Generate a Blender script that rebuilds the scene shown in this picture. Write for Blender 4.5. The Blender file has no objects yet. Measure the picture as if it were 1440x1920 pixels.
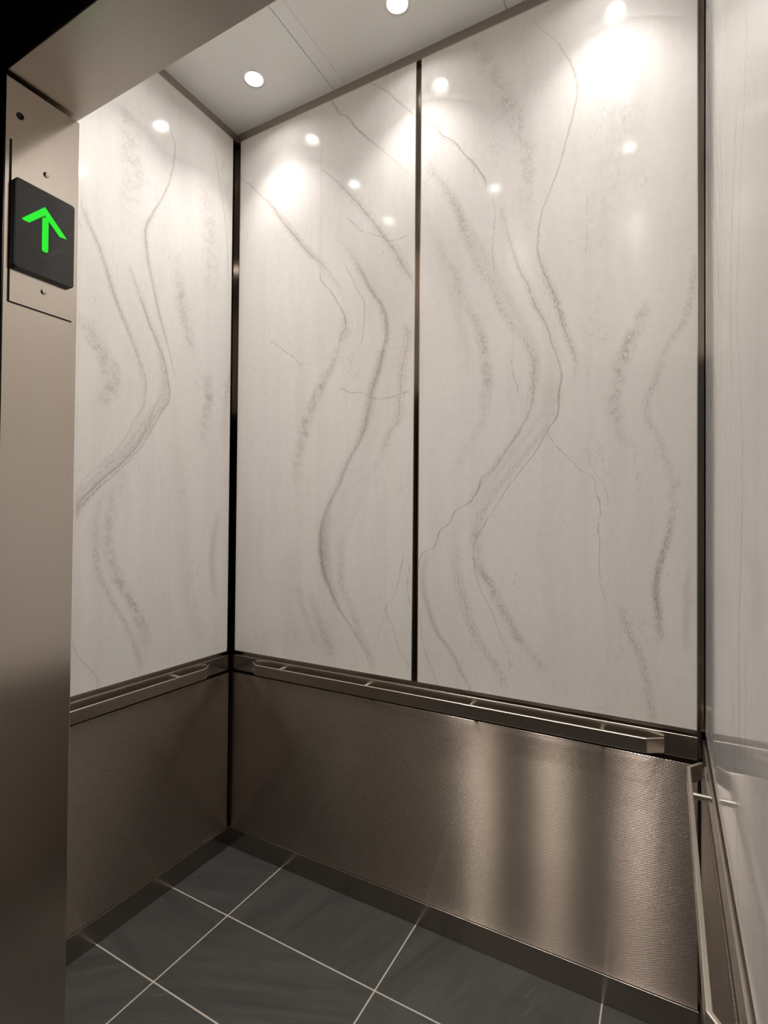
import bpy, bmesh, math
from math import sin, cos, pi
from mathutils import Vector, Matrix
from mathutils.geometry import tessellate_polygon

S = bpy.context.scene
COL = S.collection

# ------------------------------------------------------------------ sizes (metres)
# camera stands at x=0, y=0; y runs into the car, x along its back wall
XL, XR, YB = -1.7613, 0.0951, 1.7684      # faces of the slabs on the left, right and back walls
SH = 0.020                                # depth of the reveals behind the slabs
ZC = 3.285                                # ceiling
SLAB0, SLAB1 = 0.8911, 3.2462             # slab bottom and top
BAND0, BAND1 = 0.8100, 0.8760             # rail backing strip
WAIN0, WAIN1 = 0.1000, 0.7965             # textured steel wainscot
FZ = 0.010                                # finished floor
FI, FO = 0.617, 0.482                     # front wall, inner and outer face
JX = -1.05                                # jamb face
ZH = 2.305                                # underside of the header

# ------------------------------------------------------------------ marble veins
# (kind, width, [(position along the vein, offset across, strength) ...])
VEINS = {
 'left_slab': [
  ('line',0.00513,[(0.6368,0.747,0.275),(0.6729,0.7048,0.55),(0.6997,0.6794,0.55),(0.7182,0.6517,0.55),(0.7499,0.6082,0.55),(0.7888,0.551,0.55),(0.8167,0.506,0.55),(0.8465,0.4577,0.55),(0.8878,0.3783,0.165)]),
  ('grain',0.01799,[(0.6467,0.7356,0.1),(0.6698,0.7087,0.5),(0.6965,0.6833,0.5),(0.7148,0.6576,0.5),(0.7499,0.6082,0.5),(0.7888,0.551,0.5),(0.8429,0.4687,0.15)]),
  ('line',0.00627,[(0.8124,0.7384,0.18),(0.8391,0.6923,0.3),(0.8694,0.639,0.36),(0.8963,0.588,0.6),(0.9141,0.5547,0.78),(0.9351,0.5206,0.78),(0.9589,0.4879,0.6),(0.9676,0.4616,0.6),(0.9824,0.4436,0.6),(0.9998,0.4277,0.6)]),
  ('line',0.00589,[(0.9105,0.7499,0.5),(0.9363,0.7022,0.5),(0.9724,0.641,0.5),(0.9997,0.5778,0.5)]),
  ('line',0.00541,[(0.64,0.4841,0.15),(0.6779,0.4439,0.25),(0.7055,0.4008,0.3),(0.736,0.338,0.5),(0.767,0.2851,0.65),(0.8077,0.218,0.6),(0.849,0.1614,0.65),(0.8798,0.0981,0.5),(0.9052,0.0546,0.5),(0.9245,0.0048,0.5)]),
  ('soft',0.02181,[(0.7074,0.4008,0.112),(0.7379,0.338,0.28),(0.769,0.285,0.28),(0.8097,0.218,0.28),(0.863,0.1352,0.084)]),
  ('line',0.00527,[(0.532,0.4472,0.24),(0.556,0.4642,0.36),(0.5785,0.4746,0.48),(0.5889,0.4938,0.6),(0.607,0.4891,0.78),(0.6328,0.4625,0.6),(0.659,0.4266,0.6),(0.6845,0.3831,0.6)]),
  ('pebble',0.02954,[(0.328,0.2894,0.32),(0.3649,0.2908,0.48),(0.4,0.316,0.64),(0.4387,0.3361,0.96),(0.4754,0.3699,0.96),(0.5047,0.4056,0.8),(0.532,0.4472,0.56),(0.556,0.4642,0.48),(0.5793,0.4876,0.64),(0.6118,0.4869,0.4)]),
  ('line',0.00421,[(0.5081,0.5126,0.135),(0.5414,0.5225,0.225),(0.5547,0.5516,0.27),(0.5785,0.5615,0.45),(0.6025,0.5672,0.45),(0.6225,0.5668,0.585),(0.6475,0.5372,0.45),(0.6781,0.509,0.45),(0.7039,0.4783,0.225)]),
  ('line',0.01049,[(0.0288,0.591,0.275),(0.0493,0.5651,0.385),(0.0773,0.5198,0.44),(0.1094,0.4656,0.55),(0.1422,0.4297,0.605),(0.1769,0.4044,0.77),(0.2059,0.3969,0.77),(0.2407,0.3995,0.66),(0.2792,0.4265,0.55),(0.3079,0.4611,0.55),(0.3622,0.5137,0.55),(0.3921,0.5508,0.55),(0.4333,0.5829,0.44),(0.4723,0.5944,0.385),(0.4826,0.6023,0.44),(0.5125,0.6238,0.55),(0.5332,0.6334,0.55),(0.5586,0.6487,0.55),(0.5807,0.6493,0.605),(0.6102,0.6379,0.605),(0.6299,0.6105,0.55),(0.6552,0.5764,0.55),(0.6856,0.5489,0.275),(0.718,0.5081,0.165),(0.7536,0.4488,0.11)]),
  ('soft',0.03375,[(0.1047,0.4851,0.099),(0.1534,0.4317,0.264),(0.1949,0.4151,0.429),(0.2465,0.4206,0.33),(0.3206,0.4803,0.132),(0.3921,0.5508,0.198),(0.4331,0.587,0.33),(0.4826,0.6023,0.33),(0.5125,0.6238,0.33),(0.54,0.6372,0.165)]),
  ('grain',0.01938,[(0.3095,0.567,0.15),(0.3404,0.603,0.25),(0.3672,0.6345,0.35),(0.3964,0.6586,0.5),(0.4255,0.6977,0.5),(0.4524,0.6991,0.5),(0.4713,0.7045,0.5),(0.4998,0.7079,0.5),(0.5268,0.7188,0.5),(0.5549,0.7258,0.5),(0.5721,0.718,0.25)]),
  ('line',0.00343,[(0.3964,0.6586,0.24),(0.4255,0.6977,0.4),(0.4524,0.6991,0.4),(0.4713,0.7045,0.4),(0.4998,0.7079,0.4),(0.5268,0.7188,0.4),(0.5549,0.7258,0.4),(0.5721,0.718,0.2)]),
  ('grain',0.01668,[(0.0186,0.6094,0.45),(0.0452,0.5846,0.45),(0.0736,0.5512,0.45),(0.1117,0.519,0.45),(0.1496,0.4841,0.45),(0.1991,0.483,0.27),(0.2508,0.5161,0.225),(0.2961,0.559,0.135)]),
  ('grain',0.01859,[(0.0432,0.3759,0.45),(0.091,0.3309,0.45),(0.1262,0.3018,0.45)]),
  ('grain',0.02244,[(0.0295,0.439,0.5),(0.0462,0.4253,0.6),(0.0797,0.3887,0.5),(0.1186,0.3534,0.3)]),
  ('crack',0.00343,[(0.0277,0.7367,0.5),(0.0526,0.7005,0.5),(0.0835,0.6827,0.5),(0.1091,0.6571,0.5),(0.1347,0.6876,0.5),(0.1655,0.7042,0.5),(0.1951,0.7169,0.5)]),
  ('crack',0.00335,[(0.1292,0.7405,0.5),(0.1552,0.7308,0.5),(0.1743,0.7398,0.5)]),
  ('crack',0.00316,[(0.0524,0.6147,0.35),(0.0729,0.6342,0.35),(0.1036,0.6513,0.35)]),
  ('hcrack',0.00225,[(0.1687,0.5899,0.5),(0.2245,0.5696,0.5),(0.2715,0.5523,0.5),(0.2982,0.5376,0.5)]),
  ('hcrack',0.00186,[(0.4767,0.4845,0.5),(0.5134,0.475,0.5),(0.5533,0.4728,0.5),(0.6027,0.4601,0.5),(0.6466,0.4578,0.5),(0.6875,0.4609,0.5),(0.7293,0.4646,0.5)]),
  ('hcrack',0.00186,[(0.494,0.7793,0.5),(0.5242,0.7641,0.5),(0.5476,0.7508,0.5),(0.5912,0.7386,0.5),(0.6196,0.7313,0.5),(0.6732,0.7172,0.5),(0.6993,0.7183,0.5),(0.7193,0.7183,0.5)]),
  ('grain',0.01473,[(0.1094,0.4656,0.27),(0.1714,0.409,0.495),(0.2229,0.4033,0.495),(0.2792,0.4265,0.315),(0.3524,0.5011,0.27),(0.4229,0.5729,0.45),(0.4756,0.5984,0.54),(0.5186,0.6257,0.54),(0.5702,0.6485,0.45),(0.6119,0.6299,0.45),(0.6552,0.5764,0.45),(0.718,0.5081,0.18)]),
  ('grain',0.01944,[(0.6551,0.4729,0.16),(0.7124,0.3825,0.28),(0.767,0.2851,0.4),(0.849,0.1614,0.28),(0.9052,0.0546,0.16)]),
  ('soft',0.07167,[(0.0103,0.3072,0.08),(0.0562,0.2702,0.16),(0.1527,0.2555,0.16),(0.2312,0.3014,0.048)]),
  ('soft',0.05406,[(0.1413,0.4843,0.07),(0.2235,0.4499,0.14),(0.3065,0.5021,0.14),(0.4127,0.6036,0.14),(0.5073,0.6614,0.14),(0.586,0.6697,0.14),(0.6668,0.5783,0.14),(0.7629,0.4705,0.07)]),
 ],
 'right_slab': [
  ('line',0.00369,[(0.4525,0.4636,0.12),(0.4745,0.4662,0.3),(0.4998,0.4531,0.42),(0.5296,0.4347,0.42),(0.5619,0.4183,0.48),(0.5986,0.3917,0.66),(0.6271,0.3697,0.72),(0.6538,0.3614,0.78),(0.6764,0.3648,0.72),(0.7061,0.3799,0.54),(0.7408,0.412,0.6),(0.7801,0.4351,0.66),(0.8189,0.4536,0.6),(0.855,0.4679,0.6),(0.8761,0.4636,0.66),(0.8989,0.4482,0.6),(0.9275,0.4213,0.48),(0.9558,0.3837,0.36),(0.9927,0.3255,0.18)]),
  ('grain',0.01124,[(0.4525,0.4636,0.195),(0.4745,0.4662,0.325),(0.4998,0.4531,0.52),(0.5296,0.4347,0.65),(0.5619,0.4183,0.78),(0.5986,0.3917,0.65),(0.6359,0.3659,0.195)]),
  ('line',0.00363,[(0.0569,0.2906,0.24),(0.0898,0.2617,0.36),(0.1262,0.2323,0.42),(0.1546,0.2015,0.48),(0.1988,0.183,0.54),(0.2228,0.1854,0.54),(0.2503,0.2124,0.48),(0.28,0.2479,0.48),(0.3033,0.2773,0.6),(0.3287,0.3167,0.6),(0.3568,0.361,0.66),(0.3867,0.3933,0.72),(0.4162,0.4222,0.84),(0.4297,0.4221,0.84),(0.4598,0.4303,0.72),(0.4798,0.4218,0.6),(0.5067,0.4031,0.6),(0.5368,0.3871,0.6),(0.5646,0.3592,0.6),(0.5992,0.3337,0.6),(0.6258,0.3078,0.6),(0.6568,0.2906,0.48),(0.6887,0.2758,0.3),(0.7146,0.2605,0.18)]),
  ('grain',0.01185,[(0.4267,0.4222,0.3),(0.4798,0.4218,0.2),(0.5368,0.3871,0.3),(0.5646,0.3592,0.55),(0.5969,0.3367,0.5),(0.6227,0.3139,0.5),(0.6568,0.2906,0.3),(0.7146,0.2605,0.3)]),
  ('grain',0.01446,[(0.4177,0.3443,0.385),(0.4503,0.3514,0.55),(0.4761,0.3541,0.55),(0.5061,0.3375,0.44),(0.5385,0.298,0.44),(0.5745,0.2565,0.55),(0.6073,0.2324,0.44),(0.6355,0.1957,0.44),(0.6685,0.1706,0.55),(0.6997,0.145,0.605),(0.7325,0.1319,0.605),(0.7769,0.0855,0.44),(0.8173,0.0315,0.33)]),
  ('line',0.00423,[(0.1917,0.0043,0.6),(0.2077,0.0211,0.6),(0.215,0.055,0.66),(0.2402,0.074,0.72),(0.2528,0.1034,0.66),(0.2709,0.122,0.78),(0.283,0.163,0.84),(0.3014,0.1932,0.84),(0.322,0.2059,0.72),(0.3302,0.2355,0.6),(0.3562,0.2705,0.6),(0.3841,0.3101,0.6),(0.4173,0.3443,0.48),(0.4398,0.3544,0.42),(0.4761,0.3541,0.3),(0.5065,0.3375,0.18)]),
  ('soft',0.01836,[(0.2742,0.1673,0.08),(0.294,0.2079,0.16),(0.3175,0.2396,0.2),(0.3556,0.2937,0.2),(0.3921,0.3534,0.2),(0.4318,0.3966,0.2),(0.4653,0.4035,0.08)]),
  ('grain',0.01381,[(0.2259,0.1778,0.35),(0.2582,0.2002,0.45),(0.2899,0.232,0.4),(0.3208,0.2787,0.45),(0.3545,0.3315,0.5),(0.3908,0.3854,0.4),(0.4342,0.4221,0.25)]),
  ('grain',0.01255,[(0.2863,0.1671,0.27),(0.314,0.2077,0.405),(0.3472,0.255,0.45),(0.3802,0.3011,0.36),(0.4154,0.3443,0.225)]),
  ('grain',0.0154,[(0.4808,0.1646,0.16),(0.5308,0.1506,0.28),(0.6001,0.1123,0.24),(0.6815,0.0587,0.16)]),
  ('soft',0.02213,[(0.4526,0.3646,0.132),(0.5069,0.3523,0.22),(0.5572,0.3069,0.22),(0.6276,0.2361,0.22),(0.6923,0.1703,0.22),(0.7806,0.0749,0.088)]),
  ('soft',0.02743,[(0.2379,0.1677,0.039),(0.2781,0.2,0.13),(0.3251,0.2553,0.13),(0.3776,0.3312,0.13),(0.4212,0.3823,0.13),(0.4657,0.3963,0.104),(0.5128,0.3743,0.039)]),
  ('soft',0.0157,[(0.0063,0.1723,0.192),(0.0255,0.1472,0.224),(0.0536,0.1156,0.256),(0.0815,0.0693,0.32),(0.1112,0.0424,0.32),(0.1417,0.0221,0.32),(0.1731,0.018,0.32),(0.1986,0.0303,0.192)]),
  ('line',0.00311,[(0.0063,0.1723,0.4),(0.0255,0.1472,0.5),(0.0536,0.1156,0.5),(0.0815,0.0693,0.5),(0.1112,0.0424,0.3),(0.1417,0.0221,0.2)]),
  ('line',0.00488,[(0.7668,0.212,0.56),(0.7961,0.1814,0.84),(0.8205,0.1435,0.77),(0.8453,0.1107,0.7),(0.8631,0.072,0.77),(0.8774,0.054,0.7),(0.8915,0.024,0.7),(0.9105,-0.0038,0.7)]),
  ('line',0.00316,[(0.7943,0.1773,0.5),(0.8144,0.1503,0.5),(0.8405,0.1142,0.5),(0.8543,0.0791,0.5),(0.8683,0.0577,0.5),(0.8834,0.0305,0.5),(0.8957,-0.0036,0.5)]),
  ('crack',0.00319,[(0.6339,0.2376,0.33),(0.6579,0.2336,0.55),(0.6876,0.2363,0.55),(0.7172,0.2399,0.55),(0.7362,0.2333,0.55)]),
  ('pebble',0.02014,[(0.3356,0.1245,0.21),(0.3798,0.1742,0.28),(0.4059,0.2066,0.28),(0.4317,0.2127,0.63),(0.4671,0.222,0.91),(0.4975,0.2152,0.98),(0.5225,0.2036,0.84),(0.5478,0.1902,0.7),(0.5744,0.1651,0.56),(0.6021,0.1336,0.49),(0.6312,0.1239,0.56),(0.6604,0.0872,0.42),(0.6949,0.0603,0.35),(0.746,0.0217,0.21)]),
  ('pebble',0.03736,[(0.6729,0.3179,0.12),(0.7057,0.3237,0.3),(0.748,0.3323,0.42),(0.7922,0.3289,0.54),(0.8304,0.3119,0.66),(0.8684,0.2823,0.66),(0.9126,0.2409,0.54),(0.9675,0.1983,0.42),(0.9893,0.1832,0.3)]),
  ('pebble',0.02258,[(0.3609,0.5897,0.255),(0.3801,0.5656,0.425),(0.4152,0.5604,0.595),(0.4298,0.5654,0.595),(0.4612,0.5748,0.85),(0.4917,0.5936,0.935),(0.5161,0.6164,0.765),(0.5406,0.6347,0.34)]),
  ('grain',0.01055,[(0.1135,0.6675,0.4),(0.1411,0.6633,0.6),(0.1715,0.6585,0.75),(0.2023,0.6673,0.7),(0.2359,0.6848,0.5),(0.2687,0.6934,0.4),(0.3041,0.6957,0.3),(0.3376,0.6805,0.35),(0.369,0.658,0.3),(0.3912,0.6375,0.5),(0.4121,0.6351,0.5),(0.4254,0.6447,0.5),(0.455,0.6667,0.35),(0.4818,0.6843,0.4),(0.5094,0.7189,0.5),(0.5385,0.732,0.5),(0.5828,0.7443,0.35)]),
  ('soft',0.00939,[(0.1135,0.6675,0.18),(0.1411,0.6633,0.39),(0.1715,0.6585,0.48),(0.2023,0.6673,0.42),(0.2359,0.6848,0.3),(0.2569,0.6911,0.12)]),
  ('crack',0.00263,[(0.1242,0.6274,0.36),(0.1306,0.6042,0.36),(0.1448,0.5805,0.3),(0.149,0.5475,0.36),(0.1669,0.5332,0.36),(0.2016,0.5252,0.42),(0.2309,0.5277,0.6),(0.2473,0.5224,0.72),(0.2739,0.5275,0.78),(0.2954,0.5195,0.72),(0.3186,0.5101,0.6),(0.3256,0.4821,0.6),(0.3432,0.452,0.6),(0.3576,0.4255,0.6),(0.3784,0.3934,0.48)]),
  ('crack',0.00238,[(0.2902,0.5468,0.4),(0.3032,0.5371,0.4),(0.328,0.5101,0.4),(0.3405,0.4994,0.4)]),
  ('grain',0.01096,[(0.0078,0.65,0.5),(0.0376,0.641,0.5),(0.0676,0.6319,0.5),(0.0924,0.6178,0.5),(0.1169,0.595,0.5),(0.1427,0.5805,0.25)]),
  ('pebble',0.02001,[(0.0488,0.3796,0.32),(0.0642,0.3577,0.56),(0.0844,0.319,0.72),(0.1085,0.2901,0.8),(0.1363,0.2558,0.96),(0.1616,0.2319,0.96),(0.1935,0.1978,0.72),(0.2381,0.194,0.4)]),
  ('grain',0.0163,[(0.0263,0.274,0.5),(0.0474,0.2442,0.5),(0.0606,0.2203,0.5),(0.0857,0.1901,0.5),(0.1111,0.1652,0.5),(0.1465,0.1456,0.5),(0.1704,0.1335,0.4),(0.213,0.1262,0.2)]),
  ('line',0.00322,[(0.0042,0.067,0.45),(0.0275,0.0472,0.45),(0.0511,0.0272,0.45),(0.0721,0.016,0.45),(0.1005,0.0119,0.45)]),
  ('crack',0.00275,[(0.45,0.3095,0.5),(0.4682,0.2987,0.5),(0.4889,0.2923,0.5)]),
  ('soft',0.01126,[(0.1068,0.7234,0.2),(0.1566,0.7233,0.25),(0.1994,0.7323,0.125)]),
  ('crack',0.00215,[(0.6318,0.491,0.4),(0.6534,0.4949,0.4),(0.695,0.492,0.4)]),
  ('pebble',0.05835,[(0.619,0.5058,0.14),(0.6758,0.5188,0.28),(0.7423,0.5576,0.28),(0.8229,0.5891,0.224),(0.9119,0.5761,0.112)]),
 ],
 'side_slab': [
  ('line',0.00534,[(0.5077,0.6614,0.275),(0.5371,0.6411,0.44),(0.5802,0.6115,0.55),(0.6171,0.5888,0.55),(0.6526,0.5667,0.495),(0.6864,0.5519,0.495),(0.7213,0.544,0.66),(0.7536,0.5635,0.66),(0.7959,0.6035,0.605),(0.8408,0.6356,0.55),(0.8802,0.6493,0.55),(0.8977,0.6531,0.55),(0.9215,0.6287,0.33)]),
  ('soft',0.01588,[(0.5571,0.6278,0.12),(0.6341,0.5802,0.21),(0.6864,0.5519,0.3),(0.7213,0.544,0.3),(0.7668,0.576,0.15)]),
  ('line',0.00457,[(0.2664,0.3396,0.55),(0.2971,0.3933,0.55),(0.3232,0.4509,0.605),(0.3697,0.5343,0.55),(0.4119,0.5854,0.55),(0.4322,0.609,0.55),(0.4706,0.6433,0.715),(0.489,0.6363,0.66),(0.5188,0.6207,0.55),(0.5487,0.591,0.605),(0.575,0.5623,0.715),(0.6067,0.5342,0.55),(0.6491,0.4937,0.22)]),
  ('line',0.00722,[(0.2779,0.3393,0.65),(0.3135,0.4091,0.65),(0.364,0.512,0.5),(0.4297,0.5769,0.25),(0.4638,0.606,0.2)]),
  ('grain',0.01485,[(0.2687,0.3395,0.5),(0.3095,0.4092,0.5),(0.3587,0.4939,0.5),(0.4165,0.5773,0.5),(0.471,0.6306,0.5),(0.5353,0.6037,0.5),(0.582,0.5621,0.4),(0.6491,0.4937,0.2)]),
  ('grain',0.01415,[(0.2918,0.3388,0.45),(0.3169,0.3927,0.45),(0.3571,0.4672,0.45),(0.414,0.5481,0.315),(0.4593,0.6061,0.135)]),
  ('grain',0.01045,[(0.3336,0.4085,0.4),(0.3791,0.4842,0.24),(0.4573,0.5467,0.24),(0.5142,0.524,0.4),(0.5854,0.4529,0.4),(0.6322,0.4155,0.4),(0.6869,0.3617,0.2)]),
  ('soft',0.02565,[(0.2802,0.3392,0.18),(0.3175,0.409,0.18),(0.3581,0.4849,0.18),(0.4156,0.5675,0.18),(0.4741,0.618,0.18),(0.543,0.5953,0.054)]),
  ('line',0.00345,[(0.3074,0.3459,0.35),(0.3376,0.4083,0.35),(0.3695,0.4668,0.35),(0.4145,0.5141,0.35),(0.4417,0.5472,0.5),(0.4727,0.552,0.5),(0.5142,0.524,0.4),(0.5481,0.4914,0.4),(0.5854,0.4529,0.5),(0.6322,0.4155,0.5),(0.6675,0.3847,0.5),(0.6869,0.3617,0.5),(0.7103,0.3376,0.5)]),
  ('soft',0.01507,[(0.549,0.4969,0.15),(0.5854,0.4529,0.25),(0.6322,0.4155,0.25),(0.6675,0.3847,0.25),(0.6977,0.3488,0.25)]),
  ('pebble',0.04338,[(0.7062,0.4937,0.15),(0.7448,0.4851,0.25),(0.8051,0.496,0.5),(0.8439,0.4874,0.55),(0.877,0.4809,0.5),(0.9052,0.4763,0.2)]),
  ('pebble',0.03616,[(0.4266,0.4137,0.32),(0.4594,0.4379,0.8),(0.4873,0.4319,0.96),(0.5106,0.3962,0.8),(0.5444,0.3506,0.4)]),
  ('pebble',0.03135,[(0.5537,0.7294,0.26),(0.5852,0.7168,0.65),(0.6199,0.693,0.715),(0.6663,0.6759,0.52),(0.7126,0.6656,0.26)]),
  ('pebble',0.02469,[(0.4052,0.7865,0.32),(0.4505,0.7997,0.64),(0.4825,0.8136,0.8),(0.515,0.8026,0.56)]),
  ('line',0.00527,[(0.695,0.9063,0.21),(0.7656,0.8958,0.35),(0.8502,0.8741,0.35),(0.9288,0.8347,0.35),(0.9579,0.8184,0.105)]),
  ('grain',0.01635,[(0.4019,0.8834,0.2),(0.4753,0.8999,0.35),(0.5402,0.9224,0.5),(0.6034,0.9259,0.25)]),
  ('pebble',0.02506,[(0.0573,0.5692,0.56),(0.104,0.5297,0.8),(0.1384,0.4974,0.96),(0.1669,0.4611,0.88),(0.2169,0.4338,0.64),(0.2738,0.4405,0.56),(0.3242,0.4735,0.4)]),
  ('grain',0.01201,[(0.0248,0.5511,0.5),(0.0901,0.4935,0.5),(0.1441,0.4311,0.5),(0.2017,0.3964,0.5),(0.2573,0.3978,0.35),(0.2978,0.4195,0.2)]),
  ('soft',0.02058,[(0.1186,0.8508,0.21),(0.1692,0.8364,0.36),(0.2189,0.8425,0.3),(0.2691,0.8667,0.12)]),
  ('line',0.00281,[(0.0132,0.4089,0.5),(0.0376,0.3793,0.5),(0.0586,0.3463,0.5),(0.0714,0.3338,0.5)]),
  ('pebble',0.04959,[(0.6636,0.8027,0.18),(0.7256,0.8133,0.45),(0.8031,0.8032,0.45),(0.8771,0.7834,0.18)]),
  ('soft',0.04531,[(0.0461,0.7741,0.144),(0.1551,0.7126,0.18),(0.277,0.6974,0.18),(0.3968,0.6715,0.072)]),
 ],
}
# lamps
LENS, BEAM, HALL, EXPO = 120.0, 13.5, 20.0, 0.95
LAMP = (1.0, 0.96, 0.915)
SLOPE = 0.75

# ------------------------------------------------------------------ node helpers
class NT:
    def __init__(self, name):
        self.mat = bpy.data.materials.new(name)
        self.mat.use_nodes = True
        self.t = self.mat.node_tree
        self.t.nodes.clear()
        self.out = self.t.nodes.new('ShaderNodeOutputMaterial')
        self.bsdf = self.t.nodes.new('ShaderNodeBsdfPrincipled')
        self.t.links.new(self.bsdf.outputs[0], self.out.inputs[0])
    def put(self, sock, v):
        if isinstance(v, bpy.types.NodeSocket):
            self.t.links.new(v, sock)
        elif v is not None:
            if hasattr(sock.default_value, '__len__') and not hasattr(v, '__len__'):
                v = (v, v, v)
            if sock.type == 'RGBA' and len(v) == 3:
                v = (*v, 1)
            sock.default_value = v
    def m(self, op, a, b=None, c=None, clamp=False):
        n = self.t.nodes.new('ShaderNodeMath'); n.operation = op; n.use_clamp = clamp
        self.put(n.inputs[0], a); self.put(n.inputs[1], b); self.put(n.inputs[2], c)
        return n.outputs[0]
    def vm(self, op, a, b=None):
        n = self.t.nodes.new('ShaderNodeVectorMath'); n.operation = op
        self.put(n.inputs[0], a); self.put(n.inputs[1], b)
        return n.outputs[0]
    def mr(self, v, f0, f1, t0=0.0, t1=1.0, smooth=True):
        n = self.t.nodes.new('ShaderNodeMapRange'); n.clamp = True
        n.interpolation_type = 'SMOOTHSTEP' if smooth else 'LINEAR'
        self.put(n.inputs[0], v); self.put(n.inputs[1], f0); self.put(n.inputs[2], f1)
        self.put(n.inputs[3], t0); self.put(n.inputs[4], t1)
        return n.outputs[0]
    def noise(self, vec, scale, detail=2.0, rough=0.5, dist=0.0):
        n = self.t.nodes.new('ShaderNodeTexNoise')
        self.put(n.inputs['Vector'], vec)
        n.inputs['Scale'].default_value = scale; n.inputs['Detail'].default_value = detail
        n.inputs['Roughness'].default_value = rough; n.inputs['Distortion'].default_value = dist
        return n.outputs[0]
    def voro(self, vec, scale, feature='DISTANCE_TO_EDGE'):
        n = self.t.nodes.new('ShaderNodeTexVoronoi'); n.feature = feature
        self.put(n.inputs['Vector'], vec); n.inputs['Scale'].default_value = scale
        return n.outputs['Distance']
    def curve(self, v, pts):
        n = self.t.nodes.new('ShaderNodeFloatCurve')
        c = n.mapping.curves[0]
        while len(c.points) < len(pts): c.points.new(0.5, 0.5)
        for p, (x, y) in zip(c.points, pts):
            p.location = (x, y); p.handle_type = 'AUTO_CLAMPED'
        n.mapping.use_clip = False
        n.mapping.extend = 'HORIZONTAL'
        n.mapping.update()
        self.put(n.inputs['Value'], v)
        return n.outputs[0]
    def mix(self, f, a, b):
        n = self.t.nodes.new('ShaderNodeMix'); n.data_type = 'RGBA'
        self.put(n.inputs[0], f); self.put(n.inputs[6], a); self.put(n.inputs[7], b)
        return n.outputs[2]
    def coord(self, kind='Object'):
        return self.t.nodes.new('ShaderNodeTexCoord').outputs[kind]
    def sep(self, v):
        n = self.t.nodes.new('ShaderNodeSeparateXYZ'); self.put(n.inputs[0], v); return n.outputs
    def comb(self, x, y, z):
        n = self.t.nodes.new('ShaderNodeCombineXYZ')
        for s, v in zip(n.inputs, (x, y, z)): self.put(s, v)
        return n.outputs[0]
    def bump(self, h, strength, dist):
        n = self.t.nodes.new('ShaderNodeBump')
        n.inputs['Strength'].default_value = strength; n.inputs['Distance'].default_value = dist
        self.put(n.inputs['Height'], h)
        self.t.links.new(n.outputs[0], self.bsdf.inputs['Normal'])
    def set(self, **kw):
        names = dict(color='Base Color', rough='Roughness', metal='Metallic', ior='IOR', aniso='Anisotropic',
                     tangent='Tangent', emis='Emission Color', power='Emission Strength', spec='Specular IOR Level', coat='Coat Weight', coatr='Coat Roughness')
        for k, v in kw.items(): self.put(self.bsdf.inputs[names[k]], v)
        return self.mat

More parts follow.
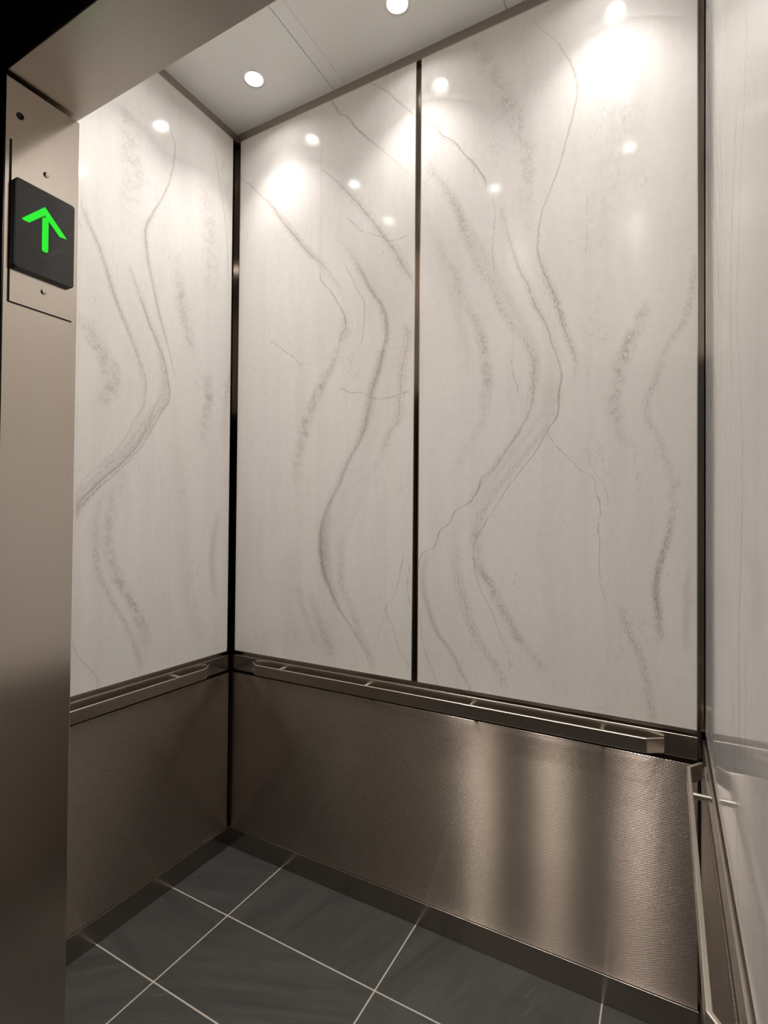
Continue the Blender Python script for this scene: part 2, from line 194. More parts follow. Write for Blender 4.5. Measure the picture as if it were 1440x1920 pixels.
def marble(name, veins, width):
    """white engineered marble, its veins laid out along measured curves (object space: x along the slab, z up)"""
    n = NT(name)
    co = n.coord()
    x, y, z = n.sep(co)
    flat = n.comb(x, 0.0, z)
    big = n.noise(flat, 5.0, 3.0, 0.55)
    fine = n.noise(flat, 38.0, 4.0, 0.6)
    # jitter that makes the lines wander and break
    ux = n.m('ADD', x, n.m('ADD', n.m('MULTIPLY_ADD', big, 0.016, -0.008), n.m('MULTIPLY_ADD', fine, 0.012, -0.006)))
    U = n.m('DIVIDE', ux, 1.2)
    fine2 = n.noise(n.vm('ADD', flat, (3.1, 0, 1.7)), 40.0, 4.0, 0.6)
    H = SLAB1 - SLAB0
    V = n.m('DIVIDE', n.m('ADD', z, n.m('MULTIPLY_ADD', fine2, 0.016, -0.008)), H)
    Vs = n.m('DIVIDE', z, H); Us = n.m('DIVIDE', x, 1.2)
    # shared textures: pebbled cells with dark outlines, sandy grain, broken cracks
    sv = n.vm('MULTIPLY', n.comb(n.m('MULTIPLY_ADD', fine, 0.03, x), 0.0, n.m('MULTIPLY_ADD', fine2, 0.03, z)), (1.0, 1.0, 0.62))
    cells = n.voro(sv, 115.0)
    patch = n.noise(flat, 26.0, 3.0, 0.6)
    pebble = n.m('MULTIPLY', n.mr(cells, 0.03, 0.26, 1.0, 0.0), n.mr(patch, 0.40, 0.60))
    grain0 = n.noise(n.vm('MULTIPLY', flat, (1.0, 1.0, 0.45)), 170.0, 3.0, 0.7)
    grain = n.m('MULTIPLY', n.mr(grain0, 0.44, 0.60), n.mr(patch, 0.30, 0.55, 0.35, 1.0))
    broken = n.mr(n.noise(flat, 34.0, 4.0, 0.7), 0.36, 0.60, 0.15, 1.0)
    acc = {}
    for kind, w, pts in veins:
        h = kind == 'hcrack'
        along, across = (Us, V) if h else (Vs, U)
        if kind in ('soft', 'pebble', 'grain'): across = n.m('DIVIDE', n.m('ADD', x, n.m('MULTIPLY_ADD', big, 0.016, -0.008)), 1.2)
        e = 0.012
        cpts = [(p[0], p[1]) for p in pts]
        apts = [(pts[0][0] - e, 0.0)] + [(p[0], p[2]) for p in pts] + [(pts[-1][0] + e, 0.0)]
        if apts[0][0] < 0: apts[0] = (-0.02, pts[0][2])
        c = n.curve(along, cpts)
        a = n.curve(along, apts)
        d = n.m('ABSOLUTE', n.m('SUBTRACT', across, c))
        wide = {'line': 1.25, 'crack': 1.05, 'hcrack': 1.05, 'grain': 1.6, 'pebble': 1.35, 'soft': 1.25}[kind]
        g = n.mr(d, 0.0, w * wide, 1.0, 0.0)
        g = n.m('MULTIPLY', g, n.m('MAXIMUM', n.m('SUBTRACT', a, 0.045), 0.0))
        key = 'crack' if h else kind
        acc[key] = g if key not in acc else n.m('MAXIMUM', acc[key], g)
    zero = 0.0
    line = n.m('MULTIPLY', acc.get('line', zero), n.mr(patch, 0.3, 0.6, 0.65, 1.0))
    crack = n.m('MULTIPLY', acc.get('crack', zero), broken)
    peb = n.m('MULTIPLY', acc.get('pebble', zero), pebble)
    grn = n.m('MULTIPLY', acc.get('grain', zero), grain)
    sft = n.m('MULTIPLY', acc.get('soft', zero), n.mr(grain0, 0.35, 0.65, 0.55, 1.15))
    # faint overall flow: long drawn streaks and scattered flecks
    flow = n.noise(n.comb(n.m('MULTIPLY_ADD', big, 0.10, x), 0.0, n.m('MULTIPLY', z, 0.07)), 16.0, 4.0, 0.6)
    streak = n.mr(flow, 0.42, 0.68)
    fleck = n.m('MULTIPLY', n.mr(n.voro(sv, 46.0), 0.0, 0.05, 1.0, 0.0), n.mr(n.noise(n.vm('MULTIPLY', flat, (1.0, 1.0, 0.5)), 9.0, 4.0, 0.7), 0.53, 0.68))
    tint = n.noise(n.vm('MULTIPLY', flat, (1.0, 1.0, 0.4)), 3.2, 2.0)
    base = n.mix(n.mr(tint, 0.35, 0.65), (0.80, 0.774, 0.745), (0.795, 0.778, 0.764))
    mott = n.noise(n.vm('MULTIPLY', flat, (1.0, 1.0, 0.6)), 55.0, 5.0, 0.7)
    base = n.mix(n.mr(mott, 0.35, 0.7, 0.0, 0.12), base, (0.55, 0.50, 0.46))
    base = n.mix(n.m('MULTIPLY', streak, 0.15), base, (0.60, 0.555, 0.515))
    base = n.mix(n.m('MULTIPLY', fleck, 0.38), base, (0.36, 0.32, 0.29))
    base = n.mix(n.m('MULTIPLY', sft, 1.25, None, True), base, (0.40, 0.345, 0.315))
    halo = n.m('MULTIPLY', n.m('MAXIMUM', acc.get('pebble', zero), acc.get('grain', zero)), 0.22)
    base = n.mix(halo, base, (0.42, 0.36, 0.32))
    base = n.mix(n.m('MULTIPLY', peb, 0.58, None, True), base, (0.30, 0.255, 0.225))
    base = n.mix(n.m('MULTIPLY', grn, 0.85, None, True), base, (0.31, 0.255, 0.21))
    base = n.mix(n.m('MULTIPLY', line, 0.72, None, True), base, (0.26, 0.215, 0.185))
    base = n.mix(n.m('MULTIPLY', crack, 0.95, None, True), base, (0.22, 0.18, 0.155))
    return n.set(color=base, rough=0.085, ior=1.5)

def metal(name, color, rough, aniso=0.0, grain=None, grain_amt=0.0):
    n = NT(name)
    r = rough
    if grain:
        g = n.noise(n.vm('MULTIPLY', n.coord(), grain), 1.0, 3.0, 0.6)
        r = n.m('MULTIPLY_ADD', g, 2 * grain_amt, rough - grain_amt)
        color = n.mix(n.mr(g, 0.3, 0.7), tuple(c * 0.975 for c in color), tuple(min(1, c * 1.02) for c in color))
    n.set(color=color, metal=1.0, rough=r)
    if aniso: n.set(aniso=aniso, tangent=n.comb(0.0, 0.6, 1.0))
    return n.mat

def textured_steel(name):
    """rigidised sheet: rows of small pressed dimples, their slopes mostly up and down, staggered from column to column"""
    n = NT(name)
    x, y, z = n.sep(n.coord())
    P, Q = 0.0050, 0.0052
    col = n.m('FLOORED_MODULO', n.m('FLOOR', n.m('DIVIDE', x, Q)), 2.0)
    ph = n.m('ADD', n.m('MULTIPLY', z, 2 * pi / P), n.m('MULTIPLY', col, pi))
    up = n.m('MULTIPLY', n.m('COSINE', ph), SLOPE)
    px = n.m('MULTIPLY', x, 2 * pi / Q)
    side = n.m('MULTIPLY', n.m('COSINE', px), 0.012)
    t = n.t.nodes.new('ShaderNodeVectorTransform'); t.vector_type = 'VECTOR'; t.convert_from = 'OBJECT'; t.convert_to = 'WORLD'
    n.put(t.inputs[0], n.comb(side, 0.0, up))
    g = n.t.nodes.new('ShaderNodeNewGeometry')
    nn = n.vm('NORMALIZE', n.vm('ADD', g.outputs['Normal'], t.outputs[0]))
    dim = n.m('MULTIPLY', n.m('SINE', ph), n.m('SINE', px))
    c = n.mix(n.mr(dim, -0.9, 0.9), (0.31, 0.268, 0.232), (0.44, 0.385, 0.34))
    n.set(color=c, metal=1.0, rough=0.27, aniso=1.0, tangent=n.comb(0.0, 0.0, 1.0))
    n.t.links.new(nn, n.bsdf.inputs['Normal'])
    return n.mat

def plain(name, color, rough, **kw):
    return NT(name).set(color=color, rough=rough, **kw)

def slate(name):
    """dark slate-look tiles, 0.64 x 0.32 m, light sanded grout"""
    n = NT(name)
    x, y, z = n.sep(n.coord())
    TX, TY, GX, GY, GW = 0.6342, 0.3188, -1.4457, 1.4477, 0.0025
    ax = n.m('DIVIDE', n.m('SUBTRACT', x, GX), TX); ay = n.m('DIVIDE', n.m('SUBTRACT', y, GY), TY)
    dx = n.m('MULTIPLY', n.m('ABSOLUTE', n.m('SUBTRACT', ax, n.m('ROUND', ax))), TX)
    dy = n.m('MULTIPLY', n.m('ABSOLUTE', n.m('SUBTRACT', ay, n.m('ROUND', ay))), TY)
    d = n.m('MINIMUM', dx, dy)
    wob = n.noise(n.coord(), 90.0, 2.0)
    grout = n.mr(n.m('ADD', d, n.m('MULTIPLY_ADD', wob, 0.0016, -0.0008)), GW - 0.0006, GW + 0.0006, 1.0, 0.0)
    tile = n.comb(n.m('FLOOR', ax), n.m('FLOOR', ay), 0.0)
    wn = n.t.nodes.new('ShaderNodeTexWhiteNoise'); n.put(wn.inputs['Vector'], tile)
    # each tile's cleft runs its own way
    ang = n.m('MULTIPLY_ADD', wn.outputs['Value'], 2.6, -0.3)
    ca, sa = n.m('COSINE', ang), n.m('SINE', ang)
    rx = n.m('ADD', n.m('MULTIPLY', x, ca), n.m('MULTIPLY', y, sa))
    ry = n.m('SUBTRACT', n.m('MULTIPLY', y, ca), n.m('MULTIPLY', x, sa))
    off = n.m('MULTIPLY', wn.outputs['Value'], 37.0)
    vec = n.comb(n.m('MULTIPLY', rx, 2.2), n.m('MULTIPLY', ry, 22.0), off)
    s1 = n.noise(vec, 1.0, 5.0, 0.62, 0.6)
    s2 = n.noise(n.comb(n.m('MULTIPLY', rx, 7.0), n.m('MULTIPLY', ry, 90.0), off), 1.0, 3.0, 0.6)
    cloud = n.noise(n.comb(x, y, off), 6.0, 4.0, 0.6)
    scuff = n.m('MULTIPLY', n.mr(s2, 0.60, 0.76), n.mr(cloud, 0.46, 0.64))
    col = n.mix(n.mr(s1, 0.32, 0.70), (0.040, 0.041, 0.037), (0.060, 0.061, 0.055))
    col = n.mix(n.m('MULTIPLY', n.mr(cloud, 0.35, 0.7), 0.4), col, (0.056, 0.053, 0.051))
    col = n.mix(n.m('MULTIPLY', scuff, 0.6), col, (0.20, 0.195, 0.18))
    col = n.mix(grout, col, (0.48, 0.435, 0.36))
    n.set(color=col, rough=n.m('MULTIPLY_ADD', grout, 0.35, n.m('MULTIPLY_ADD', s1, 0.15, 0.36)))
    hgt = n.m('SUBTRACT', n.m('MULTIPLY_ADD', s1, 0.35, n.m('MULTIPLY', s2, 0.25)), n.m('MULTIPLY', grout, 0.8))
    n.bump(hgt, 0.35, 0.0012)
    return n.mat

M = {}
M['slab_left'] = marble('marble_back_left', VEINS['left_slab'], 0.9)
M['slab_right'] = marble('marble_back_right', VEINS['right_slab'], 0.9)
M['slab_side'] = marble('marble_side', VEINS['side_slab'], 1.1)
M['shell'] = metal('polished_dark_steel', (0.22, 0.195, 0.175), 0.09)
M['edge'] = metal('brushed_steel_edge', (0.42, 0.375, 0.335), 0.28)
M['trim'] = metal('slab_edge_trim', (0.72, 0.67, 0.62), 0.22)
M['wains'] = textured_steel('textured_steel')
M['band'] = metal('brushed_steel_strip', (0.62, 0.56, 0.50), 0.24)
M['rail'] = metal('brushed_steel_rail', (0.80, 0.74, 0.67), 0.25)
M['post'] = metal('steel_post', (0.75, 0.70, 0.64), 0.18)
M['base'] = metal('steel_base', (0.34, 0.30, 0.265), 0.20)
M['front'] = metal('brushed_steel_front', (0.62, 0.56, 0.50), 0.18, 0.5, (500.0, 500.0, 1.0), 0.008)
M['soffit'] = metal('brushed_steel_header', (0.68, 0.63, 0.57), 0.36, 0.7, (1.0, 500.0, 500.0), 0.008)
M['ceil'] = plain('ceiling_panel_white', (0.78, 0.78, 0.76), 0.38)
M['strip'] = plain('ceiling_strip', (0.74,0.74,0.72), 0.40)
M['floor'] = slate('slate_tiles')
M['black'] = plain('black_frame_and_shade', (0.004, 0.004, 0.004), 0.8, spec=0.0)
M['smoked'] = plain('dark_lantern_lens', (0.030, 0.030, 0.028), 0.38)
M['unlit'] = plain('unlit_arrow', (0.048, 0.055, 0.036), 0.45)
M['green'] = plain('lit_green_arrow', (0.0, 0.05, 0.01), 0.4, emis=(0.0, 0.86, 0.010), power=0.5)
M['screw'] = metal('screw_steel', (0.60, 0.58, 0.55), 0.25)
M['hole'] = plain('dark_rubber_and_gap_shade', (0.012, 0.010, 0.009), 0.6)
M['ring'] = metal('downlight_ring', (0.82, 0.80, 0.77), 0.30)
M['cone'] = plain('downlight_cone', (0.80, 0.76, 0.70), 0.35)
def lamp_lens(name):
    """LED lens: a bright chip in the middle of a dimmer diffusing rim"""
    n = NT(name)
    x, y, z = n.sep(n.coord())
    r = n.m('SQRT', n.m('ADD', n.m('MULTIPLY', x, x), n.m('MULTIPLY', y, y)))
    p = n.m('ADD', n.mr(r, 0.012, 0.025, LENS, 0.0), n.mr(r, 0.022, 0.034, 5.0, 2.0))
    return n.set(color=(0.9, 0.9, 0.9), rough=0.4, emis=LAMP, power=p)
M['lens'] = lamp_lens('downlight_lens')
M['hallwall'] = plain('hall_paint', (0.10, 0.085, 0.072), 0.8)
M['hallfloor'] = plain('hall_carpet', (0.055, 0.048, 0.042), 0.95, spec=0.0)
M['hallceil'] = plain('hall_ceiling_paint', (0.30, 0.28, 0.26), 0.8)

# ------------------------------------------------------------------ mesh helpers
def finish(name, bm, mat, parent=None, loc=(0, 0, 0), rz=0.0, smooth=False):
    me = bpy.data.meshes.new(name); bm.normal_update(); bm.to_mesh(me); bm.free()
    me.materials.append(mat)
    if smooth:
        for p in me.polygons: p.use_smooth = True
    o = bpy.data.objects.new(name, me); COL.objects.link(o)
    if parent is not None: o.parent = parent
    o.location = loc; o.rotation_euler = (0, 0, rz)
    return o

def add_box(bm, lo, hi, bev=0.0, seg=2):
    r = bmesh.ops.create_cube(bm, size=1.0)
    for v in r['verts']:
        v.co = Vector([lo[i] + (v.co[i] + 0.5) * (hi[i] - lo[i]) for i in range(3)])
    if bev:
        es = list({e for v in r['verts'] for e in v.link_edges})
        bmesh.ops.bevel(bm, geom=es, offset=bev, segments=seg, affect='EDGES', profile=0.5)

def box(name, lo, hi, mat, parent=None, bev=0.0, loc=(0, 0, 0), rz=0.0):
    bm = bmesh.new(); add_box(bm, lo, hi, bev, 5)
    return finish(name, bm, mat, parent, loc, rz)

def add_cyl(bm, p, q, r, seg=24):
    p, q = Vector(p), Vector(q); d = q - p
    mt = Matrix.Translation((p + q) / 2) @ d.to_track_quat('Z', 'Y').to_matrix().to_4x4()
    bmesh.ops.create_cone(bm, cap_ends=True, segments=seg, radius1=r, radius2=r, depth=d.length, matrix=mt)

def lathe(name, prof, mat, parent=None, loc=(0, 0, 0), seg=40):
    """profile of (radius, z) turned about z"""
    bm = bmesh.new(); rings = []
    for r, z in prof:
        if r < 1e-6: rings.append([bm.verts.new((0, 0, z))])
        else: rings.append([bm.verts.new((r * cos(2 * pi * i / seg), r * sin(2 * pi * i / seg), z)) for i in range(seg)])
    for a, b in zip(rings, rings[1:]):
        for i in range(seg):
            j = (i + 1) % seg
            vs = [a[i % len(a)], a[j % len(a)], b[j % len(b)], b[i % len(b)]]
            vs = list(dict.fromkeys(vs))
            if len(vs) > 2: bm.faces.new(vs)
    bmesh.ops.recalc_face_normals(bm, faces=bm.faces)
    return finish(name, bm, mat, parent, loc, 0, True)

def prism(bm, poly, z0, z1, axes=(0, 1, 2), bev=0.0, seg=2):
    """extrude a 2-D polygon; axes says which world axis takes poly-x, poly-y and the depth"""
    def pt(a, b, c):
        v = [0, 0, 0]; v[axes[0]] = a; v[axes[1]] = b; v[axes[2]] = c; return v
    lo = [bm.verts.new(pt(a, b, z0)) for a, b in poly]; hi = [bm.verts.new(pt(a, b, z1)) for a, b in poly]
    fs = [bm.faces.new(lo), bm.faces.new(hi)]
    for i in range(len(poly)):
        j = (i + 1) % len(poly)
        fs.append(bm.faces.new((lo[i], lo[j], hi[j], hi[i])))
    bmesh.ops.recalc_face_normals(bm, faces=fs)
    if bev:
        es = list({e for f in fs for e in f.edges})
        bmesh.ops.bevel(bm, geom=es, offset=bev, segments=seg, affect='EDGES', profile=0.5)

def round_rect(x0, y0, x1, y1, r, n=6):
    pts = []
    for cx, cy, a0 in ((x1 - r, y1 - r, 0), (x0 + r, y1 - r, pi / 2), (x0 + r, y0 + r, pi), (x1 - r, y0 + r, 3 * pi / 2)):
        for i in range(n + 1):
            a = a0 + pi / 2 * i / n
            pts.append((cx + r * cos(a), cy + r * sin(a)))
    return pts

def tag(o, label, cat, group=None):
    o['label'] = label; o['category'] = cat
    if group: o['group'] = group
    return o
def struct(o, label=None):
    o['kind'] = 'structure'
    if label: o['label'] = label
    return o
def empty(name, loc, rz=0.0):
    o = bpy.data.objects.new(name, None); COL.objects.link(o)
    o.location = loc; o.rotation_euler = (0, 0, rz); o.empty_display_size = 0.05
    return o

# ------------------------------------------------------------------ shell of the car
FY = FI
struct(box('floor', (XL - SH, FO - 0.02, -0.05), (XR + SH, YB + SH, FZ), M['floor']), 'dark slate tile floor with pale grout lines')
struct(box('wall_back', (XL - 0.08, YB + SH, 0), (XR + 0.08, YB + 0.08, 3.40), M['shell']), 'polished dark steel back wall behind the panels')
struct(box('wall_left', (XL - 0.08, FI, 0), (XL - SH, YB + SH, 3.40), M['shell']), 'polished dark steel left wall behind the panels')
struct(box('wall_right', (XR + SH, FO, 0), (XR + 0.08, YB + SH, 3.40), M['shell']), 'polished dark steel right wall behind the panels')

# front wall: return with its jamb on the left, a short one on the right, header across
bm = bmesh.new()
add_box(bm, (XL - 0.08, FO, 0), (JX, FI, ZH - 0.006), 0.002)
struct(finish('wall_front', bm, M['front']), 'brushed steel door jamb and front return holding the arrow lantern')
struct(box('trim_1', (XL - 0.08, FO, ZH), (XR + 0.28, FI, 3.40), M['soffit'], bev=0.002), 'brushed steel header over the door opening')
struct(box('trim_2', (XR + 0.08, FO, 0), (XR + 0.28, FI, ZH - 0.006), M['front'], bev=0.002), 'brushed steel jamb at the right of the door opening')

# ceiling: three white panels divided by two narrow strips, bored for the downlights
LX, LY, HR = (-1.480, -0.825, -0.164), (1.572, 1.197, 0.812), 0.038
bm = bmesh.new()
def plate(x0, x1, y0, y1, z, th, holes):
    outer = [Vector((x0, y0, z)), Vector((x1, y0, z)), Vector((x1, y1, z)), Vector((x0, y1, z))]
    loops = [outer] + [[Vector((cx + HR * cos(-2 * pi * i / 32), cy + HR * sin(-2 * pi * i / 32), z)) for i in range(32)] for cx, cy in holes]
    flatv = [v for l in loops for v in l]
    vs = [bm.verts.new(v) for v in flatv]
    for t in tessellate_polygon(loops):
        try: bm.faces.new([vs[i] for i in t])
        except ValueError: pass
    top = [bm.verts.new(v + Vector((0, 0, th))) for v in flatv]
    k = 0
    for l in loops:
        for i in range(len(l)):
            a, b = k + i, k + (i + 1) % len(l)
            bm.faces.new((vs[a], vs[b], top[b], top[a]))
        k += len(l)
LIGHTS = [(x, y) for x in LX for y in LY if not (x == LX[1] and y == LY[1])]
cuts = [(XL - SH, -1.2255, LX[0]), (-1.1655, -0.4985, LX[1]), (-0.4385, XR + SH, LX[2])]
for x0, x1, lx in cuts:
    plate(x0, x1, FI, YB + SH, ZC, 0.02, [(x, y) for x, y in LIGHTS if x == lx])
for x0, x1 in ((-1.2235, -1.1675), (-0.4965, -0.4405)):
    add_box(bm, (x0, FI, ZC + 0.0015), (x1, YB + SH, ZC + 0.02))
bmesh.ops.recalc_face_normals(bm, faces=bm.faces)
struct(finish('ceiling', bm, M['ceil']), 'white panelled ceiling with round recessed downlights')
struct(box('ceiling_back', (XL - 0.08, FO, 3.40), (XR + 0.28, YB + 0.08, 3.44), M['hallceil']))

# steel edge strips between the slabs and the ceiling
struct(box('trim_4', (XL - SH, YB + 0.003, SLAB1 + 0.001), (XR + SH, YB + SH, ZC), M['edge']), 'steel strip between the back wall slabs and the ceiling')
struct(box('trim_5', (XL - SH, FI, SLAB1 + 0.001), (XL - 0.003, YB + 0.003, ZC), M['edge']), 'steel strip between the left wall slab and the ceiling')
struct(box('trim_6', (XR + 0.003, FI, SLAB1 + 0.001), (XR + SH, YB + 0.003, ZC), M['edge']), 'steel strip between the right wall slab and the ceiling')

# skirting
def skirting(name, lo, hi, label):
    struct(box(name, lo, hi, M['base'], bev=0.0020), label)
BP = 0.0160
skirting('baseboard_back', (XL + BP, YB - BP, FZ), (XR - BP, YB + SH, WAIN0 - 0.001), 'dark steel skirting along the back wall')
skirting('baseboard_left', (XL - SH, FI, FZ), (XL + BP, YB + SH, WAIN0 - 0.001), 'dark steel skirting along the left wall')
skirting('baseboard_right', (XR - BP, FI, FZ), (XR + SH, YB + SH, WAIN0 - 0.001), 'dark steel skirting along the right wall')

# ------------------------------------------------------------------ wall cladding
# every piece is built in its wall's own frame: x along the wall, y outwards-negative, z up
def frame(wall):
    if wall == 'back': return (0.0, YB, 0.0), 0.0
    if wall == 'left': return (XL, 0.0, 0.0), pi / 2
    return (XR, YB, 0.0), -pi / 2
def slab(wall, a0, a1, mat, label):
    """marble-faced slab with a fine steel edge; its origin sits at its lower left corner"""
    (ox, oy, oz), rz = frame(wall)
    loc = Vector((ox, oy, oz)) + Matrix.Rotation(rz, 3, 'Z') @ Vector((a0, 0, SLAB0))
    w, h, e = a1 - a0, SLAB1 - SLAB0, 0.0028
    o = box('marble_panel', (e, 0, e), (w - e, SH - 0.0005, h - e), mat, None, 0.0, loc, rz)
    bm = bmesh.new()
    add_box(bm, (0, -0.0006, 0), (e, SH - 0.0005, h)); add_box(bm, (w - e, -0.0006, 0), (w, SH - 0.0005, h))
    add_box(bm, (e, -0.0006, 0), (w - e, SH - 0.0005, e)); add_box(bm, (e, -0.0006, h - e), (w - e, SH - 0.0005, h))
    t = finish('edge_trim', bm, M['trim'], o); t['label'] = 'thin bright steel edge'
    return tag(o, label, 'wall panel', 'marble wall panels')
slab('back', -1.7433, -0.8421, M['slab_left'], 'left of the two marble panels on the back wall, curving grey vein')
slab('back', -0.8221, 0.0761, M['slab_right'], 'right of the two marble panels on the back wall, bold diagonal vein')
slab('left', 0.640, 1.7410, M['slab_side'], 'marble panel on the left wall beside the door jamb')
slab('right', 0.015, YB - 0.640, M['slab_right'], 'marble panel on the right wall seen nearly edge on')

def strip(wall, a0, a1, label):
    (ox, oy, oz), rz = frame(wall)
    loc = Vector((ox, oy, oz)) + Matrix.Rotation(rz, 3, 'Z') @ Vector((a0, 0, 0))
    o = box('rail_backing_strip', (0, -0.008, BAND0), (a1 - a0, SH - 0.0005, BAND1), M['band'], None, 0.0016, loc, rz)
    return tag(o, label, 'wall strip', 'steel strips behind the handrails')
strip('back', -1.7433, 0.0761, 'brushed steel strip behind the handrail of the back wall')
strip('left', 0.640, 1.7410, 'brushed steel strip behind the handrail of the left wall')
strip('right', 0.015, YB - 0.640, 'brushed steel strip behind the handrail of the right wall')

def wainscot(wall, a0, a1, label):
    (ox, oy, oz), rz = frame(wall)
    loc = Vector((ox, oy, oz)) + Matrix.Rotation(rz, 3, 'Z') @ Vector((a0, 0, 0))
    o = box('wainscot_panel', (0, -0.012, WAIN0), (a1 - a0, SH - 0.0005, WAIN1), M['wains'], None, 0.0016, loc, rz)
    return tag(o, label, 'wainscot panel', 'textured steel wainscot panels')
wainscot('back', -1.7433, 0.0761, 'wide textured steel wainscot panel below the back handrail')
wainscot('left', 0.640, 1.7410, 'textured steel wainscot panel low on the left wall')
wainscot('right', 0.015, YB - 0.640, 'textured steel wainscot panel low on the right wall behind the near rail')

# ------------------------------------------------------------------ handrails
def handrail(wall, a0, a1, posts, label):
    """flat steel bar on round stand-offs, both ends cranked back to the wall"""
    (ox, oy, oz), rz = frame(wall)
    loc = Vector((ox, oy, oz)) + Matrix.Rotation(rz, 3, 'Z') @ Vector((a0, 0, 0))
    root = empty('handrail', loc + Vector((0, 0, 0.84)), rz)
    L, T, PR, CR, IN = a1 - a0, 0.0095, 0.052, 0.047, 0.032
    outer = [(0, -PR + IN), (CR, -PR), (L - CR, -PR), (L, -PR + IN)]
    k = T * 0.72
    inner = [(L - k * 0.55, -PR + IN + k), (L - CR - T * 0.3, -PR + T), (CR + T * 0.3, -PR + T), (k * 0.55, -PR + IN + k)]
    bm = bmesh.new(); prism(bm, outer + inner, -0.022, 0.022, (0, 1, 2), 0.0024, 5)
    finish('rail_bar', bm, M['rail'], root)
    for p in posts:
        bm = bmesh.new(); add_cyl(bm, (p - a0, -PR + T * 0.8, 0.008), (p - a0, -0.0083, 0.008), 0.0075)
        q = finish('rail_post', bm, M['post'], root, smooth=False)
    return tag(root, label, 'handrail', 'steel handrails')
handrail('back', -1.618, -0.0086, (-1.46, -1.033, -0.606, -0.180), 'long brushed steel handrail across the back wall')
handrail('left', 0.770, 1.620, (0.93, 1.46), 'short brushed steel handrail on the left wall beside the door jamb')
handrail('right', 0.143, YB - 0.760, (0.32, 1.06), 'brushed steel handrail on the right wall seen end on')

# ------------------------------------------------------------------ downlights
def downlight(x, y, label):
    root = empty('downlight', (x, y, ZC))
    lathe('trim_ring', [(0.0362, 0.002), (0.0362, -0.0010), (0.040, -0.0014), (0.044, -0.0009), (0.044, 0.0)], M['ring'], root)
    lathe('reflector_cone', [(0.0362, 0.001), (0.0345, 0.018), (0.0345, 0.026)], M['cone'], root)
    lathe('lens', [(0.0345, 0.0180), (0.024, 0.0162), (0.012, 0.0152), (0.0, 0.0148)], M['lens'], root)
    ld = bpy.data.lights.new('downlight_beam', 'SPOT')
    ld.energy = BEAM; ld.color = LAMP; ld.shadow_soft_size = 0.022
    ld.spot_size = math.radians(98); ld.spot_blend = 1.0
    lo = bpy.data.objects.new('downlight_beam', ld); COL.objects.link(lo)
    lo.parent = root; lo.location = (0, 0, -0.003)
    return tag(root, label, 'downlight', 'recessed ceiling downlights')
side = {LX[0]: 'left', LX[1]: 'middle', LX[2]: 'right'}
rowname = {LY[0]: 'back', LY[1]: 'centre', LY[2]: 'front'}
for x, y in LIGHTS:
    if x == LX[0] and y == LY[0]: l = 'round lit downlight wholly in view near the back left ceiling corner'
    elif x == LX[1] and y == LY[0]: l = 'round lit downlight cut by the top edge of the photo, middle of back row'
    else: l = 'round lit downlight, %s row, %s column, mirrored in the marble' % (rowname[y], side[x])
    downlight(x, y, l)

# ------------------------------------------------------------------ arrow lantern on the jamb
K = 1.05
def jy(y): return y * K
def jz(z): return 1.5 + (z - 1.5) * K
lan = empty('direction_lantern', (JX, jy(0.5255), jz(1.871)))
def lp(y, z): return (jy(y) - jy(0.5255), jz(z) - jz(1.871))
bm = bmesh.new()
(y0, z0), (y1, z1) = lp(0.4700, 1.8715), lp(0.5790, 2.1530)
prism(bm, [(y0, z0), (y1, z0), (y1, z1), (y0, z1)], 0.0, 0.0022, (1, 2, 0))
finish('cover_plate', bm, M['front'], lan)
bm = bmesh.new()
add_box(bm, (0.0, y0 - 0.0030, z0 - 0.0022), (0.0007, y0, z1)); add_box(bm, (0.0, y0, z0 - 0.0022), (0.0007, y1 - 0.002, z0))  # raised dark strips, coloured as the shade of a gap round the plate
finish('gap_shade_strips', bm, M['hole'], lan)['label'] = 'dark strips painted as gap shade along two edges of the cover plate'
bm = bmesh.new()
(y0, z0), (y1, z1) = lp(0.4712, 1.930), lp(0.5735, 2.0865)
prism(bm, round_rect(y0, z0, y1, z1, 0.006), 0.0022, 0.0135, (1, 2, 0), 0.0014)
hs = finish('lens_housing', bm, M['smoked'], lan); hs['label'] = 'dark smoked lens'
F = 0.0135; sc = 1.0 - F / 1.05
def ap(y, z):
    yy, zz = y * K * sc, 1.5 + (z - 1.5) * K * sc
    return (yy - jy(0.5255), zz - jz(1.871))
def arrow_piece(name, pts, mat, d):
    bm = bmesh.new(); prism(bm, [ap(*p) for p in pts], F - 0.002, F + d, (1, 2, 0))
    return finish(name, bm, mat, lan)
bm = bmesh.new()
prism(bm, [ap(*p) for p in [(.5262, 2.0645), (.4880, 2.0245), (.4925, 2.0228), (.5006, 2.0232), (.5262, 2.0488), (.5530, 2.0225), (.5660, 2.0240)]], F - 0.002, F + 0.0007, (1, 2, 0))
prism(bm, [ap(*p) for p in [(.5222, 2.0425), (.5243, 2.0450), (.5310, 2.0452), (.5330, 2.0432), (.5330, 1.9858), (.5312, 1.9825), (.5243, 1.9822), (.5222, 1.9845)]], F - 0.002, F + 0.0007, (1, 2, 0))
a = finish('lit_arrow', bm, M['green'], lan); a['label'] = 'glowing green up arrow'
a = arrow_piece('unlit_arrow', [(.5270, 1.9660), (.4930, 2.0010), (.5010, 2.0010), (.5270, 1.9745), (.5530, 2.0010), (.5610, 2.0010)], M['unlit'], 0.0002)
a['label'] = 'faint unlit down arrow'
for sy, sz in ((0.5262, 2.1229), (0.5250, 1.9076)):
    bm = bmesh.new()
    c = lp(sy, sz)
    bmesh.ops.create_uvsphere(bm, u_segments=20, v_segments=10, radius=0.0052, matrix=Matrix.Translation((0.0022, c[0], c[1])) @ Matrix.Diagonal((0.5, 1, 1, 1)))
    s = finish('screw', bm, M['screw'], lan, smooth=True)
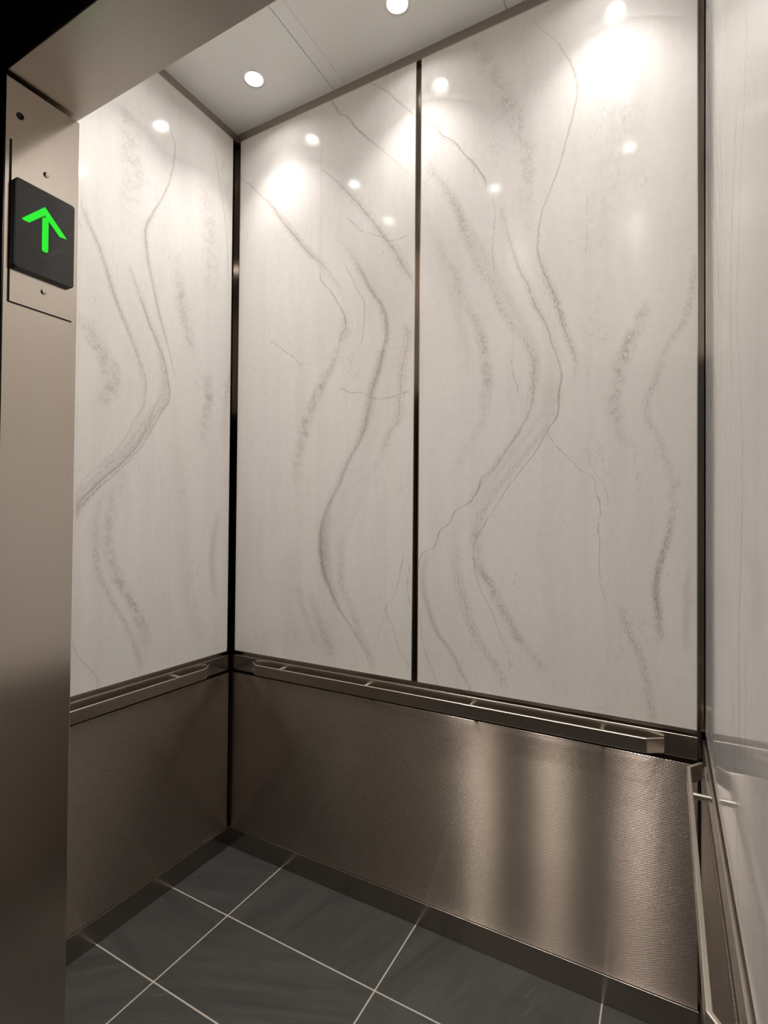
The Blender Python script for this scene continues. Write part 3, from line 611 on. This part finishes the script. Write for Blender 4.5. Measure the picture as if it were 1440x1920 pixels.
tag(lan, 'elevator arrow lantern with glowing green up arrow on the left door jamb', 'indicator light')

# small round black plug above the lantern
pl = lathe('hole_plug', [(0.0062, 0.0), (0.0062, 0.0012), (0.0048, 0.0022), (0.0040, 0.0008), (0.0, 0.0006)], M['hole'], None, (JX, jy(0.483), jz(2.2025)))
pl.rotation_euler = (0, pi / 2, 0)
tag(pl, 'small round black plug above the arrow lantern on the door jamb', 'plug')

# ------------------------------------------------------------------ landing outside the door
bm = bmesh.new()
add_box(bm, (-1.45, 0.33, 0), (-1.13, 0.452, ZH + 0.01)); add_box(bm, (-1.45, 0.466, 0), (JX - 0.006, 0.4815, ZH + 0.01)); add_box(bm, (0.25, 0.33, 0), (0.60, 0.452, ZH + 0.01))  # second box: plate added in black as shade over the steel outer face
add_box(bm, (-1.45, 0.33, ZH + 0.01), (0.60, 0.452, 2.9))
struct(finish('trim_3', bm, M['black']), 'black landing door frame, with an added black plate as shade over the car front')
HZ = 2.82
struct(box('hall_floor', (-3.2, -2.8, -0.05), (2.6, 0.452, -0.001), M['hallfloor']))
struct(box('hall_ceiling', (-3.2, -2.8, HZ), (2.6, 0.33, HZ + 0.05), M['hallceil']))
struct(box('wall_hall_far', (-3.2, -2.85, 0), (2.6, -2.8, HZ), M['hallwall']))
bm = bmesh.new()
add_box(bm, (-3.2, 0.33, 0), (-1.45, 0.40, HZ)); add_box(bm, (0.60, 0.33, 0), (2.6, 0.40, HZ))
struct(finish('wall_hall_near', bm, M['hallwall']))
struct(box('wall_hall_left', (-3.25, -2.8, 0), (-3.2, 0.33, HZ), M['hallwall']))
struct(box('wall_hall_right', (2.6, -2.8, 0), (2.65, 0.33, HZ), M['hallwall']))

# three warm downlights in the hall ceiling, in a row facing the door
for i, hx in enumerate((-1.600, -0.915, -0.225)):
    ld = bpy.data.lights.new('hall_lamp', 'SPOT')
    ld.energy = HALL; ld.color = (1.0, 0.87, 0.74); ld.shadow_soft_size = 0.07
    ld.spot_size = math.radians(150); ld.spot_blend = 0.5
    lo = bpy.data.objects.new('hall_lamp', ld); COL.objects.link(lo)
    lo.location = (hx, -1.2, HZ - 0.02)

# ------------------------------------------------------------------ world, camera, view
w = bpy.data.worlds.new('World'); S.world = w; w.use_nodes = True
w.node_tree.nodes['Background'].inputs[0].default_value = (0.02, 0.018, 0.016, 1)
w.node_tree.nodes['Background'].inputs[1].default_value = 0.2

yaw, pitch, roll = 0.500767, 0.013291, -0.008386
right = Vector((cos(yaw), sin(yaw), 0)); fwd = Vector((-sin(yaw), cos(yaw), 0)); up = Vector((0, 0, 1))
f2 = fwd * cos(pitch) + up * sin(pitch); u2 = up * cos(pitch) - fwd * sin(pitch)
r3 = right * cos(roll) - u2 * sin(roll); u3 = right * sin(roll) + u2 * cos(roll)
cd = bpy.data.cameras.new('camera'); cd.sensor_fit = 'HORIZONTAL'; cd.sensor_width = 36.0
cd.lens = 973.6526 / 1440 * 36.0; cd.clip_start = 0.02
cam = bpy.data.objects.new('camera', cd); COL.objects.link(cam)
mx = Matrix((r3, u3, -f2)).transposed().to_4x4(); mx.translation = (0, 0, 1.5)
cam.matrix_world = mx
S.camera = cam
S.view_settings.view_transform = 'Standard'; S.view_settings.look = 'None'
S.view_settings.exposure = EXPO; S.view_settings.gamma = 1.0; S.view_settings.use_curve_mapping = False
S.cycles.max_bounces = 10; S.cycles.diffuse_bounces = 7; S.cycles.glossy_bounces = 6
S.cycles.sample_clamp_indirect = 3.0; S.cycles.sample_clamp_direct = 12.0
S.cycles.use_denoising = True
